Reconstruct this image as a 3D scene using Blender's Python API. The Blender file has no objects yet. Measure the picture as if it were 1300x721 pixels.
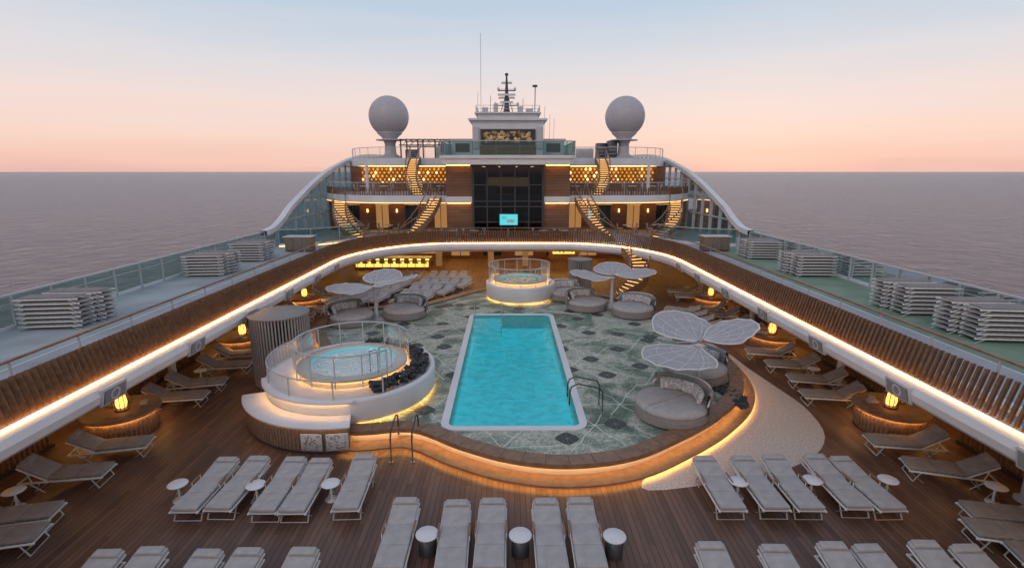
import bpy, bmesh, math, random
from mathutils import Vector, Matrix
random.seed(7)
sc=bpy.context.scene
pi=math.pi
# ------------------------------------------------------------------ materials
def newmat(name):
    m=bpy.data.materials.new(name); m.use_nodes=True
    nt=m.node_tree; nt.nodes.clear()
    out=nt.nodes.new('ShaderNodeOutputMaterial')
    return m,nt,out
def N(nt,t,**kw):
    n=nt.nodes.new(t)
    for k,v in kw.items():
        if k in n.inputs.keys(): n.inputs[k].default_value=v
        else: setattr(n,k,v)
    return n
def L(nt,a,b): nt.links.new(a,b)
def ramp(nt,fac,stops,interp='LINEAR'):
    r=nt.nodes.new('ShaderNodeValToRGB'); r.color_ramp.interpolation=interp
    e=r.color_ramp.elements
    e[0].position=stops[0][0]; e[0].color=(*stops[0][1],1)
    e[1].position=stops[-1][0]; e[1].color=(*stops[-1][1],1)
    for p,c in stops[1:-1]:
        x=e.new(p); x.color=(*c,1)
    if fac: L(nt,fac,r.inputs[0])
    return r
MATS={}
def pmat(name,col,rough=.5,metal=0.,var=.12,scale=3.,bump=0.,bscale=60.,spec=.5,emi=None):
    m,nt,out=newmat(name)
    b=N(nt,'ShaderNodeBsdfPrincipled',Roughness=rough,Metallic=metal)
    b.inputs['Specular IOR Level'].default_value=spec
    if emi: b.inputs['Emission Color'].default_value=(*emi[0],1); b.inputs['Emission Strength'].default_value=emi[1]
    tc=N(nt,'ShaderNodeTexCoord')
    nz=N(nt,'ShaderNodeTexNoise',Scale=scale,Detail=5.)
    L(nt,tc.outputs['Object'],nz.inputs['Vector'])
    c0=[max(0,c*(1-var)) for c in col]; c1=[min(1,c*(1+var)) for c in col]
    r=ramp(nt,nz.outputs['Fac'],[(.3,c0),(.7,c1)])
    L(nt,r.outputs[0],b.inputs['Base Color'])
    if bump:
        n2=N(nt,'ShaderNodeTexNoise',Scale=bscale,Detail=3.)
        L(nt,tc.outputs['Object'],n2.inputs['Vector'])
        bp=N(nt,'ShaderNodeBump',Strength=bump,Distance=.02)
        L(nt,n2.outputs['Fac'],bp.inputs['Height']); L(nt,bp.outputs[0],b.inputs['Normal'])
    L(nt,b.outputs[0],out.inputs[0]); MATS[name]=m; return m
def emat(name,col,s):
    m,nt,out=newmat(name); e=N(nt,'ShaderNodeEmission',Strength=s); e.inputs[0].default_value=(*col,1)
    L(nt,e.outputs[0],out.inputs[0]); MATS[name]=m
def plank(name,c0,c1,w,axis='X',rough=.5,gap=.25,lscale=.5):
    m,nt,out=newmat(name)
    b=N(nt,'ShaderNodeBsdfPrincipled',Roughness=rough)
    tc=N(nt,'ShaderNodeTexCoord'); sp=N(nt,'ShaderNodeSeparateXYZ'); L(nt,tc.outputs['Object'],sp.inputs[0])
    other={'X':'Y','Y':'X','Z':'X'}[axis]
    d=N(nt,'ShaderNodeMath',operation='DIVIDE'); L(nt,sp.outputs[axis],d.inputs[0]); d.inputs[1].default_value=w
    fl=N(nt,'ShaderNodeMath',operation='FLOOR'); L(nt,d.outputs[0],fl.inputs[0])
    fr=N(nt,'ShaderNodeMath',operation='FRACT'); L(nt,d.outputs[0],fr.inputs[0])
    o=N(nt,'ShaderNodeMath',operation='MULTIPLY'); L(nt,fl.outputs[0],o.inputs[0]); o.inputs[1].default_value=.37
    s=N(nt,'ShaderNodeMath',operation='MULTIPLY_ADD'); L(nt,sp.outputs[other],s.inputs[0]); s.inputs[1].default_value=lscale; L(nt,o.outputs[0],s.inputs[2])
    fs=N(nt,'ShaderNodeMath',operation='FLOOR'); L(nt,s.outputs[0],fs.inputs[0])
    cb=N(nt,'ShaderNodeCombineXYZ'); L(nt,fl.outputs[0],cb.inputs[0]); L(nt,fs.outputs[0],cb.inputs[1])
    wn=N(nt,'ShaderNodeTexWhiteNoise'); L(nt,cb.outputs[0],wn.inputs['Vector'])
    mp=N(nt,'ShaderNodeMapping'); mp.inputs['Scale'].default_value=(12,1.2,12) if axis=='X' else (1.2,12,12)
    L(nt,tc.outputs['Object'],mp.inputs[0])
    nz=N(nt,'ShaderNodeTexNoise',Scale=2.,Detail=4.); L(nt,mp.outputs[0],nz.inputs['Vector'])
    nb=N(nt,'ShaderNodeTexNoise',Scale=.35,Detail=3.); L(nt,tc.outputs['Object'],nb.inputs['Vector'])
    a=N(nt,'ShaderNodeMath',operation='ADD'); L(nt,wn.outputs['Value'],a.inputs[0]); L(nt,nz.outputs['Fac'],a.inputs[1])
    a2=N(nt,'ShaderNodeMath',operation='ADD'); L(nt,a.outputs[0],a2.inputs[0]); L(nt,nb.outputs['Fac'],a2.inputs[1])
    a3=N(nt,'ShaderNodeMath',operation='DIVIDE'); L(nt,a2.outputs[0],a3.inputs[0]); a3.inputs[1].default_value=3
    r=ramp(nt,a3.outputs[0],[(.25,c0),(.75,c1)])
    lt=N(nt,'ShaderNodeMath',operation='GREATER_THAN'); L(nt,fr.outputs[0],lt.inputs[0]); lt.inputs[1].default_value=.10
    mx=N(nt,'ShaderNodeMix',data_type='RGBA'); 
    L(nt,lt.outputs[0],mx.inputs[0]); mx.inputs[6].default_value=(c0[0]*gap,c0[1]*gap,c0[2]*gap,1)
    L(nt,r.outputs[0],mx.inputs[7]); L(nt,mx.outputs[2],b.inputs['Base Color'])
    rr=N(nt,'ShaderNodeMapRange'); L(nt,nb.outputs['Fac'],rr.inputs[0]); rr.inputs[3].default_value=rough-.2; rr.inputs[4].default_value=rough+.15
    L(nt,rr.outputs[0],b.inputs['Roughness'])
    bp=N(nt,'ShaderNodeBump',Strength=.4,Distance=.006); L(nt,lt.outputs[0],bp.inputs['Height']); L(nt,bp.outputs[0],b.inputs['Normal'])
    L(nt,b.outputs[0],out.inputs[0]); MATS[name]=m
def glass(name,tint,refl=.6,dif=0.,difcol=(.5,.6,.6)):
    m,nt,out=newmat(name)
    t=N(nt,'ShaderNodeBsdfTransparent'); t.inputs[0].default_value=(*tint,1)
    g=N(nt,'ShaderNodeBsdfGlossy',Roughness=.03); g.inputs[0].default_value=(.9,.95,1,1)
    d=N(nt,'ShaderNodeBsdfDiffuse'); d.inputs[0].default_value=(*difcol,1)
    m1=N(nt,'ShaderNodeMixShader'); m1.inputs[0].default_value=dif
    L(nt,t.outputs[0],m1.inputs[1]); L(nt,d.outputs[0],m1.inputs[2])
    f=N(nt,'ShaderNodeFresnel',IOR=1.45); mu=N(nt,'ShaderNodeMath',operation='MULTIPLY'); L(nt,f.outputs[0],mu.inputs[0]); mu.inputs[1].default_value=refl
    m2=N(nt,'ShaderNodeMixShader'); L(nt,mu.outputs[0],m2.inputs[0]); L(nt,m1.outputs[0],m2.inputs[1]); L(nt,g.outputs[0],m2.inputs[2])
    L(nt,m2.outputs[0],out.inputs[0]); MATS[name]=m
def water(name,tint,dcol,dmix,bscale,bstr):
    m,nt,out=newmat(name)
    tc=N(nt,'ShaderNodeTexCoord')
    n1=N(nt,'ShaderNodeTexNoise',Scale=bscale,Detail=3.,Distortion=.6); L(nt,tc.outputs['Object'],n1.inputs['Vector'])
    bp=N(nt,'ShaderNodeBump',Strength=bstr,Distance=.08); L(nt,n1.outputs['Fac'],bp.inputs['Height'])
    t=N(nt,'ShaderNodeBsdfTransparent')
    r=ramp(nt,n1.outputs['Fac'],[(.35,[c*.82 for c in tint]),(.6,tint)]); L(nt,r.outputs[0],t.inputs[0])
    d=N(nt,'ShaderNodeBsdfDiffuse'); d.inputs[0].default_value=(*dcol,1); L(nt,bp.outputs[0],d.inputs['Normal'])
    g=N(nt,'ShaderNodeBsdfGlossy',Roughness=.05); L(nt,bp.outputs[0],g.inputs['Normal'])
    m1=N(nt,'ShaderNodeMixShader'); m1.inputs[0].default_value=dmix; L(nt,t.outputs[0],m1.inputs[1]); L(nt,d.outputs[0],m1.inputs[2])
    f=N(nt,'ShaderNodeFresnel',IOR=1.33); L(nt,bp.outputs[0],f.inputs['Normal'])
    m2=N(nt,'ShaderNodeMixShader'); L(nt,f.outputs[0],m2.inputs[0]); L(nt,m1.outputs[0],m2.inputs[1]); L(nt,g.outputs[0],m2.inputs[2])
    L(nt,m2.outputs[0],out.inputs[0]); MATS[name]=m

pmat('white_paint',(.72,.70,.70),.45,var=.07,scale=.8)
pmat('offwhite',(.54,.52,.52),.5,var=.08,scale=1.5)
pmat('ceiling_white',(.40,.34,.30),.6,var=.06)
pmat('cream',(.62,.54,.45),.55,var=.06)
pmat('cushion',(.43,.395,.375),.9,var=.11,scale=6,bump=.25,bscale=90,spec=.2)
pmat('cushion_dark',(.29,.25,.23),.9,var=.12,scale=6,bump=.25,bscale=90,spec=.2)
pmat('frame_white',(.68,.66,.64),.4,var=.04)
pmat('wicker',(.31,.285,.27),.8,var=.35,scale=40,bump=.6,bscale=80)
pmat('pillow',(.48,.45,.44),.9,var=.5,scale=14)
pmat('wood_trim',(.25,.14,.082),.5,var=.25,scale=5)
pmat('wood_slat',(.19,.10,.055),.6,var=.3,scale=8,spec=.2)
pmat('wood_grey',(.19,.145,.115),.6,var=.25,scale=8)
pmat('steel',(.42,.42,.44),.3,metal=.9,var=.05)
pmat('dark_steel',(.07,.07,.075),.4,metal=.5,var=.1)
pmat('rail_paint',(.46,.46,.47),.35,var=.05)
pmat('rock',(.03,.032,.035),.5,var=.6,scale=9,bump=.8,bscale=15)
pmat('track_grey',(.42,.395,.41),.75,var=.14,scale=.9,bump=.15,spec=.2)
pmat('track_pale',(.40,.41,.41),.75,var=.14,scale=.9,bump=.15,spec=.2)
pmat('track_green',(.23,.30,.215),.75,var=.16,scale=.9,bump=.15,spec=.2)
pmat('terrazzo',(.60,.51,.44),.65,var=.4,scale=26,bump=.3)
pmat('basin_glow',(.20,.84,.88),.5,var=.05,scale=2,emi=((.05,.62,.72),.22))  # underwater lighting put into the tile material as turquoise emission, no lamps modelled
pmat('basin_edge',(.75,.85,.85),.5,var=.05,scale=2)
pmat('hull',(.6,.6,.62),.5)
pmat('shade_fabric',(.40,.375,.375),.75,var=.12,scale=14,spec=.2)
pmat('dome_paint',(.50,.46,.47),.5,var=.04)
pmat('lime',(.45,.45,.05),.6)
pmat('art_gold',(.50,.33,.14),.35,metal=.3,var=.9,scale=2.2,bump=.8,bscale=3)
pmat('dark_room',(.05,.04,.035),.6)
emat('led',(1.,.50,.13),17.)
emat('led_soft',(1.,.50,.15),5.)
emat('lamp_glow',(1.,.36,.07),4.)
emat('lantern',(1.,.40,.045),1.0)
emat('bar_glow',(1.,.58,.10),1.8)
emat('window_glow',(1.,.48,.16),.38)
emat('screen',(.10,.65,.75),1.1)
emat('ceil_light',(1.,.60,.28),11.)
plank('deck_wood',(.085,.041,.027),(.20,.105,.070),.14,'X',.5,.35)
plank('panel_wood',(.13,.06,.032),(.25,.12,.062),.22,'Z',.4,.3,.3)
glass('glass_clear',(.93,.95,.95),.5,.02)
glass('glass_teal',(.42,.62,.60),.7,.12,(.14,.28,.28))
glass('glass_wing',(.32,.52,.55),.8,.28,(.20,.36,.39))
glass('glass_dark',(.34,.40,.43),.9,.06,(.02,.03,.03))
water('pool_water',(.72,.99,1.),(.06,.62,.68),.22,3.0,.45)
water('spa_water',(.7,.98,.98),(.20,.75,.78),.35,6.,.6)
m,nt,out=newmat('tower_glass'); b=N(nt,'ShaderNodeBsdfPrincipled',Roughness=.06); b.inputs['Base Color'].default_value=(.012,.018,.022,1)
tc=N(nt,'ShaderNodeTexCoord'); nz=N(nt,'ShaderNodeTexNoise',Scale=1.); L(nt,tc.outputs['Object'],nz.inputs['Vector']); bp=N(nt,'ShaderNodeBump',Strength=.05); L(nt,nz.outputs[0],bp.inputs['Height']); L(nt,bp.outputs[0],b.inputs['Normal'])
L(nt,b.outputs[0],out.inputs[0]); MATS['tower_glass']=m
# mosaic
m,nt,out=newmat('mosaic'); b=N(nt,'ShaderNodeBsdfPrincipled',Roughness=.6); b.inputs['Specular IOR Level'].default_value=.25
tc=N(nt,'ShaderNodeTexCoord')
n0=N(nt,'ShaderNodeTexNoise',Scale=.8,Detail=2.); L(nt,tc.outputs['Object'],n0.inputs['Vector'])
vm=N(nt,'ShaderNodeVectorMath',operation='MULTIPLY_ADD'); L(nt,n0.outputs['Color'],vm.inputs[0]); vm.inputs[1].default_value=(.35,.35,0); L(nt,tc.outputs['Object'],vm.inputs[2])
WC=vm.outputs[0]
n1=N(nt,'ShaderNodeTexNoise',Scale=.5,Detail=5.,Distortion=1.6); L(nt,tc.outputs['Object'],n1.inputs['Vector'])
base=ramp(nt,n1.outputs['Fac'],[(.30,(.12,.165,.115)),(.42,(.20,.26,.195)),(.49,(.32,.355,.285)),(.56,(.52,.50,.42)),(.66,(.36,.39,.32))])
vt=N(nt,'ShaderNodeTexVoronoi',Scale=16.); L(nt,tc.outputs['Object'],vt.inputs['Vector'])
bw=N(nt,'ShaderNodeRGBToBW'); L(nt,vt.outputs['Color'],bw.inputs[0])
tr=ramp(nt,bw.outputs[0],[(.1,(.6,.6,.6)),(.9,(1.25,1.25,1.2))])
tm=N(nt,'ShaderNodeMix',data_type='RGBA',blend_type='MULTIPLY'); tm.inputs[0].default_value=1.
L(nt,base.outputs[0],tm.inputs[6]); L(nt,tr.outputs[0],tm.inputs[7]); cur=tm.outputs[2]
def starlines(cur,scale,k,w,col,off,src,fac=1.):
    mp=N(nt,'ShaderNodeMapping'); mp.inputs['Location'].default_value=off; L(nt,src,mp.inputs[0])
    v=N(nt,'ShaderNodeTexVoronoi',Scale=scale,voronoi_dimensions='2D'); L(nt,mp.outputs[0],v.inputs['Vector'])
    sb=N(nt,'ShaderNodeVectorMath',operation='SUBTRACT'); L(nt,mp.outputs[0],sb.inputs[0]); L(nt,v.outputs['Position'],sb.inputs[1])
    sp=N(nt,'ShaderNodeSeparateXYZ'); L(nt,sb.outputs[0],sp.inputs[0])
    at=N(nt,'ShaderNodeMath',operation='ARCTAN2'); L(nt,sp.outputs[1],at.inputs[0]); L(nt,sp.outputs[0],at.inputs[1])
    mu=N(nt,'ShaderNodeMath',operation='MULTIPLY'); L(nt,at.outputs[0],mu.inputs[0]); mu.inputs[1].default_value=k
    sn=N(nt,'ShaderNodeMath',operation='SINE'); L(nt,mu.outputs[0],sn.inputs[0])
    ab=N(nt,'ShaderNodeMath',operation='ABSOLUTE'); L(nt,sn.outputs[0],ab.inputs[0])
    m2=N(nt,'ShaderNodeMath',operation='MULTIPLY'); L(nt,ab.outputs[0],m2.inputs[0]); L(nt,v.outputs['Distance'],m2.inputs[1])
    lt=N(nt,'ShaderNodeMath',operation='LESS_THAN'); L(nt,m2.outputs[0],lt.inputs[0]); lt.inputs[1].default_value=w
    lf_=N(nt,'ShaderNodeMath',operation='MULTIPLY'); L(nt,lt.outputs[0],lf_.inputs[0]); lf_.inputs[1].default_value=fac
    mx=N(nt,'ShaderNodeMix',data_type='RGBA'); L(nt,lf_.outputs[0],mx.inputs[0]); L(nt,cur,mx.inputs[6]); mx.inputs[7].default_value=(*col,1)
    return mx.outputs[2]
cur=starlines(cur,.40,3,.020,(.66,.66,.58),(0,0,0),WC,.9)
cur=starlines(cur,.75,2.5,.010,(.60,.62,.54),(5,2,0),WC,.6)
mp=N(nt,'ShaderNodeMapping'); mp.inputs['Location'].default_value=(3.3,1.7,0); L(nt,tc.outputs['Object'],mp.inputs[0])
vp=N(nt,'ShaderNodeTexVoronoi',Scale=.66,voronoi_dimensions='2D',distance='MINKOWSKI',Exponent=1.3); L(nt,mp.outputs[0],vp.inputs['Vector'])
lt=N(nt,'ShaderNodeMath',operation='LESS_THAN'); L(nt,vp.outputs['Distance'],lt.inputs[0]); lt.inputs[1].default_value=.24
spc=N(nt,'ShaderNodeSeparateXYZ'); L(nt,vp.outputs['Color'],spc.inputs[0])
gt=N(nt,'ShaderNodeMath',operation='GREATER_THAN'); L(nt,spc.outputs[0],gt.inputs[0]); gt.inputs[1].default_value=.3
an=N(nt,'ShaderNodeMath',operation='MULTIPLY'); L(nt,lt.outputs[0],an.inputs[0]); L(nt,gt.outputs[0],an.inputs[1])
mx=N(nt,'ShaderNodeMix',data_type='RGBA'); L(nt,an.outputs[0],mx.inputs[0]); L(nt,cur,mx.inputs[6]); mx.inputs[7].default_value=(.06,.068,.065,1); cur=mx.outputs[2]
cur=starlines(cur,.66,4,.009,(.40,.42,.38),(3.3,1.7,0),tc.outputs['Object'],.8)
L(nt,cur,b.inputs['Base Color']); L(nt,b.outputs[0],out.inputs[0]); MATS['mosaic']=m
# sea
m,nt,out=newmat('sea'); b=N(nt,'ShaderNodeBsdfPrincipled',Roughness=.26); b.inputs['Base Color'].default_value=(.085,.065,.10,1)
tc=N(nt,'ShaderNodeTexCoord'); mp=N(nt,'ShaderNodeMapping'); mp.inputs['Scale'].default_value=(1,.7,1); L(nt,tc.outputs['Object'],mp.inputs[0])
n1=N(nt,'ShaderNodeTexNoise',Scale=.085,Detail=7.,Roughness=.66,Distortion=.5); L(nt,mp.outputs[0],n1.inputs['Vector'])
n2=N(nt,'ShaderNodeTexNoise',Scale=.006,Detail=3.); L(nt,mp.outputs[0],n2.inputs['Vector'])
ad=N(nt,'ShaderNodeMath',operation='MULTIPLY_ADD'); L(nt,n2.outputs['Fac'],ad.inputs[0]); ad.inputs[1].default_value=1.2; L(nt,n1.outputs['Fac'],ad.inputs[2])
bp=N(nt,'ShaderNodeBump',Strength=1.,Distance=6.5); L(nt,ad.outputs[0],bp.inputs['Height']); L(nt,bp.outputs[0],b.inputs['Normal'])
L(nt,b.outputs[0],out.inputs[0]); MATS['sea']=m

# ------------------------------------------------------------------ mesh builder
class MB:
    def __init__(s): s.v=[];s.f=[];s.m=[];s.s=[];s.slots=[]
    def slot(s,n):
        if n not in s.slots: s.slots.append(n)
        return s.slots.index(n)
    def add(s,vs,fs,mat,smooth=False,M=None):
        o=len(s.v)
        for p in vs:
            p=Vector(p)
            if M is not None: p=M@p
            s.v.append(p)
        k=s.slot(mat)
        for f in fs:
            s.f.append([i+o for i in f]); s.m.append(k); s.s.append(smooth)
    def box(s,c,sz,mat,rz=0,rx=0,ry=0,M=None):
        hx,hy,hz=sz[0]/2,sz[1]/2,sz[2]/2
        vs=[(x,y,z) for z in(-hz,hz) for y in(-hy,hy) for x in(-hx,hx)]
        fs=[(0,2,3,1),(4,5,7,6),(0,1,5,4),(2,6,7,3),(0,4,6,2),(1,3,7,5)]
        T=Matrix.Translation(c)@Matrix.Rotation(rz,4,'Z')@Matrix.Rotation(ry,4,'Y')@Matrix.Rotation(rx,4,'X')
        if M is not None: T=M@T
        s.add(vs,fs,mat,False,T)
    def rbox(s,c,sz,r,mat,rz=0,rx=0,ry=0,M=None,seg=2,puff=0):
        bm=bmesh.new(); bmesh.ops.create_cube(bm,size=1)
        for v in bm.verts: v.co=Vector((v.co.x*sz[0],v.co.y*sz[1],v.co.z*sz[2]))
        bmesh.ops.bevel(bm,geom=bm.edges[:],offset=r,segments=seg,affect='EDGES',profile=.6)
        bm.verts.index_update()
        vs=[v.co.copy() for v in bm.verts]; fs=[[v.index for v in f.verts] for f in bm.faces]; bm.free()
        T=Matrix.Translation(c)@Matrix.Rotation(rz,4,'Z')@Matrix.Rotation(ry,4,'Y')@Matrix.Rotation(rx,4,'X')
        if M is not None: T=M@T
        s.add(vs,fs,mat,True,T)
    def lathe(s,c,prof,mat,n=32,a0=0,a1=360,smooth=True,cap=True,M=None):
        full=abs(a1-a0)>=359.9; cnt=n if full else n+1
        vs=[]
        for i in range(cnt):
            a=math.radians(a0+(a1-a0)*i/n)
            for r,z in prof: vs.append((c[0]+r*math.cos(a),c[1]+r*math.sin(a),c[2]+z))
        k=len(prof); fs=[]
        for i in range(n):
            j=(i+1)%cnt
            for q in range(k-1): fs.append((i*k+q,j*k+q,j*k+q+1,i*k+q+1))
        s.add(vs,fs,mat,smooth,M)
    def cyl(s,c,r,h,mat,n=24,r1=None,M=None,smooth=False):
        r1=r if r1 is None else r1
        s.lathe(c,[(0.0001,0),(r,0),(r1,h),(0.0001,h)],mat,n,smooth=False,M=M)
    def tube(s,pts,r,mat,n=6,M=None):
        pts=[Vector(p) for p in pts]; vs=[];K=len(pts)
        for i,p in enumerate(pts):
            t=(pts[min(i+1,K-1)]-pts[max(i-1,0)])
            if t.length<1e-6:t=Vector((0,0,1))
            t.normalize()
            u=t.cross(Vector((0,0,1)))
            if u.length<.05: u=t.cross(Vector((1,0,0)))
            u.normalize(); w=u.cross(t)
            for q in range(n):
                a=2*pi*q/n; vs.append(p+u*r*math.cos(a)+w*r*math.sin(a))
        fs=[]
        for i in range(K-1):
            for q in range(n):
                fs.append((i*n+q,i*n+(q+1)%n,(i+1)*n+(q+1)%n,(i+1)*n+q))
        fs.append(list(range(n))); fs.append(list(range((K-1)*n,K*n)))
        s.add(vs,fs,mat,True,M)
    def sweep(s,path,prof,mat,closed=False,smooth=False,closedprof=True):
        P=[Vector((p[0],p[1],p[2] if len(p)>2 else 0)) for p in path];K=len(P);vs=[]
        for i,p in enumerate(P):
            if closed: a,b=P[(i-1)%K],P[(i+1)%K]
            else: a,b=P[max(i-1,0)],P[min(i+1,K-1)]
            t=(b-a); t.z=0; t.normalize(); n=Vector((t.y,-t.x,0))
            for o,z in prof: vs.append(p+n*o+Vector((0,0,z)))
        k=len(prof); fs=[]
        for i in range(K if closed else K-1):
            j=(i+1)%K
            for q in range(k if closedprof else k-1):
                r=(q+1)%k; fs.append((i*k+q,j*k+q,j*k+r,i*k+r))
        if not closed and closedprof:
            fs.append(list(range(k))); fs.append(list(range((K-1)*k,K*k)))
        s.add(vs,fs,mat,smooth)
    def rect(s,path,o0,o1,z0,z1,mat,closed=False): s.sweep(path,[(o0,z0),(o1,z0),(o1,z1),(o0,z1)],mat,closed)
    def strip(s,path,o,z0,z1,mat,closed=False): s.sweep(path,[(o,z0),(o,z1)],mat,closed,closedprof=False)
    def flat(s,path,o0,o1,z,mat,closed=False): s.sweep(path,[(o0,z),(o1,z)],mat,closed,closedprof=False)
    def prism(s,outer,holes,z0,z1,mtop,mside,bottom=None):
        bm=bmesh.new(); loops=[outer]+holes; edges=[]
        for lp in loops:
            vs=[bm.verts.new((p[0],p[1],0)) for p in lp]
            for i in range(len(vs)): edges.append(bm.edges.new((vs[i],vs[(i+1)%len(vs)])))
        bmesh.ops.triangle_fill(bm,edges=edges,use_beauty=True,use_dissolve=False,normal=(0,0,1))
        bm.verts.index_update()
        co=[v.co.copy() for v in bm.verts]; fs=[]
        for f in bm.faces:
            ids=[v.index for v in f.verts]
            if f.normal.z<0: ids.reverse()
            fs.append(ids)
        bm.free()
        s.add([(c.x,c.y,z1) for c in co],fs,mtop)
        if bottom: s.add([(c.x,c.y,z0) for c in co],[f[::-1] for f in fs],bottom)
        for lp in loops:
            n=len(lp); vs=[(p[0],p[1],z0) for p in lp]+[(p[0],p[1],z1) for p in lp]
            s.add(vs,[(i,(i+1)%n,(i+1)%n+n,i+n) for i in range(n)],mside)
    def mesh(s,name):
        me=bpy.data.meshes.new(name); me.from_pydata([tuple(v) for v in s.v],[],s.f)
        for n in s.slots: me.materials.append(MATS[n])
        me.polygons.foreach_set('material_index',s.m); me.polygons.foreach_set('use_smooth',s.s)
        me.update(); return me
    def build(s,name,loc=(0,0,0),rz=0):
        me=s.mesh(name); return put(name,me,loc,rz)
def put(name,me,loc=(0,0,0),rz=0,sc_=1):
    o=bpy.data.objects.new(name,me); o.location=loc; o.rotation_euler=(0,0,rz); o.scale=(sc_,)*3
    sc.collection.objects.link(o); return o
def catmull(pts,sub=6,closed=True):
    out=[];n=len(pts)
    for i in range(n if closed else n-1):
        if closed: p0,p1,p2,p3=[Vector(pts[(i+k)%n]) for k in(-1,0,1,2)]
        else: p0,p1,p2,p3=[Vector(pts[min(max(i+k,0),n-1)]) for k in(-1,0,1,2)]
        for j in range(sub):
            t=j/sub
            out.append(.5*((2*p1)+(-p0+p2)*t+(2*p0-5*p1+4*p2-p3)*t*t+(-p0+3*p1-3*p2+p3)*t**3))
    if not closed: out.append(Vector(pts[-1]))
    return out
def resample(pts,n):
    P=[Vector(p) for p in pts]; d=[0]
    for i in range(1,len(P)): d.append(d[-1]+(P[i]-P[i-1]).length)
    out=[];k=0
    for i in range(n):
        t=d[-1]*i/(n-1)
        while k<len(P)-2 and d[k+1]<t: k+=1
        u=(t-d[k])/max(1e-9,d[k+1]-d[k]); out.append(P[k].lerp(P[k+1],u))
    return out
def length(pts): return sum((Vector(pts[i+1])-Vector(pts[i])).length for i in range(len(pts)-1))
def bez(a,b,c,n=24):
    a,b,c=Vector(a),Vector(b),Vector(c)
    return [a*(1-t)**2+b*2*t*(1-t)+c*t*t for t in [i/n for i in range(n+1)]]

# ------------------------------------------------------------------ sea + hull
DZ=2.9; BX=16.8; D0=-6; D1=72
mb=MB(); S=90000
mb.add([(-S,-S,-42),(S,-S,-42),(S,S,-42),(-S,S,-42)],[(0,1,2,3)],'sea'); mb.build('sea')
mb=MB()
hp=[(-BX,D0),(BX,D0),(BX,D1),(-BX,D1)]
n=4; vs=[(p[0],p[1],-44) for p in hp]+[(p[0],p[1],-.3) for p in hp]
mb.add(vs,[(i,(i+1)%n,(i+1)%n+n,i+n) for i in range(n)],'hull')
for z in(-4,-8,-12,-16): 
    for sx in(-1,1): mb.box((sx*(BX+.05),(D0+D1)/2,z),(.12,D1-D0,.5),'dark_steel')
mb.build('ship_hull')
# ------------------------------------------------------------------ pool deck
PX0,PX1,PY0,PY1=-1.85,2.2,14.2,26.6
poolr=[]
for cx,cy,a in((PX1-.25,PY0+.25,-90),(PX1-.25,PY1-.25,0),(PX0+.25,PY1-.25,90),(PX0+.25,PY0+.25,180)):
    for i in range(5):
        q=math.radians(a+i*22.5); poolr.append((cx+.25*math.cos(q),cy+.25*math.sin(q)))
mb=MB(); mb.prism(hp,[poolr],-.3,0,'deck_wood','hull'); mb.build('pool_deck')
outl=[(-4.9,14.0),(-2.9,14.1),(-1.3,13.1),(.1,12.4),(1.6,12.15),(3.3,12.5),(4.9,13.5),(6.3,14.6),(7.7,16.1),(8.5,17.6),(8.9,19.4),(8.9,21.8),(8.4,24.4),(7.8,27.6),(6.5,30.2),(4.2,31.8),(1.5,33.2),(-1.,33),(-2.6,31.6),(-3.8,30),(-5.1,28.6),(-6.8,28.2),(-8.9,27.2),(-9.5,25.2),(-8.8,22.8),(-7.9,20.8),(-8.1,18),(-7.4,15.6)]
plat=[(p.x,p.y) for p in catmull(outl,5)]
mb=MB(); mb.prism(plat,[poolr],0,.45,'mosaic','cream')
mb.rect(plat,-.34,.15,.42,.56,'wood_trim',True)
mb.flat(plat,.05,.10,.412,'led',True)
mb.rect(plat,.004,.54,.12,.17,'wood_trim',True)
mb.rect(plat,.004,.40,.004,.118,'wood_grey',True)
mb.flat(plat,.44,.49,.112,'led',True)
# plank joints on the curb
for i in range(0,len(plat),2):
    p=Vector(plat[i]); t=(Vector(plat[(i+1)%len(plat)])-Vector(plat[i-1])).normalized(); nn=Vector((t.y,-t.x)); a=math.atan2(nn.y,nn.x)
    q=p+nn*(-.095); mb.box((q.x,q.y,.561),(.49,.014,.004),'dark_room',rz=a)
mb.build('pool_surround')
mb=MB()
mb.sweep(poolr,[(-.02,.44),(.22,.452),(.22,.49),(-.02,.49)],'white_paint',True)
mb.strip(poolr,0,-1.0,.45,'basin_glow',True)
mb.box(((PX0+PX1)/2,(PY0+PY1)/2,-1.02),(PX1-PX0,PY1-PY0,.04),'basin_glow')
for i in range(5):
    zt=.30-i*.24; mb.box((PX0+.78,PY1-.3-i*.5,(zt-1)/2),(1.45,.5,zt+1.),'basin_glow')
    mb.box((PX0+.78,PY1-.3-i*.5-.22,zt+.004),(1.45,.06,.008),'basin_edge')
for s_ in(.1,1.5):
    mb.tube([(PX0+s_,PY1-.1,.45),(PX0+s_,PY1-.1,1.1),(PX0+s_,PY1-.4,1.25),(PX0+s_,PY1-2.0,.75),(PX0+s_,PY1-2.2,.0)],.022,'steel',8)
mb.add([(p[0],p[1],.40) for p in poolr],[list(range(len(poolr)))],'pool_water'); mb.build('swimming_pool')
ter=[(p.x,p.y) for p in catmull([(3.6,11.7),(6.2,12.2),(8.4,13.0),(9.8,14.4),(10.3,16.3),(10.2,18),(10.0,20),(9.8,22.5),(8.6,23),(8.6,17),(6,14),(4,12.6)],4)]
mb=MB(); mb.prism(ter,[],-.1,.004,'terrazzo','terrazzo'); mb.build('pebble_paving')

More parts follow.
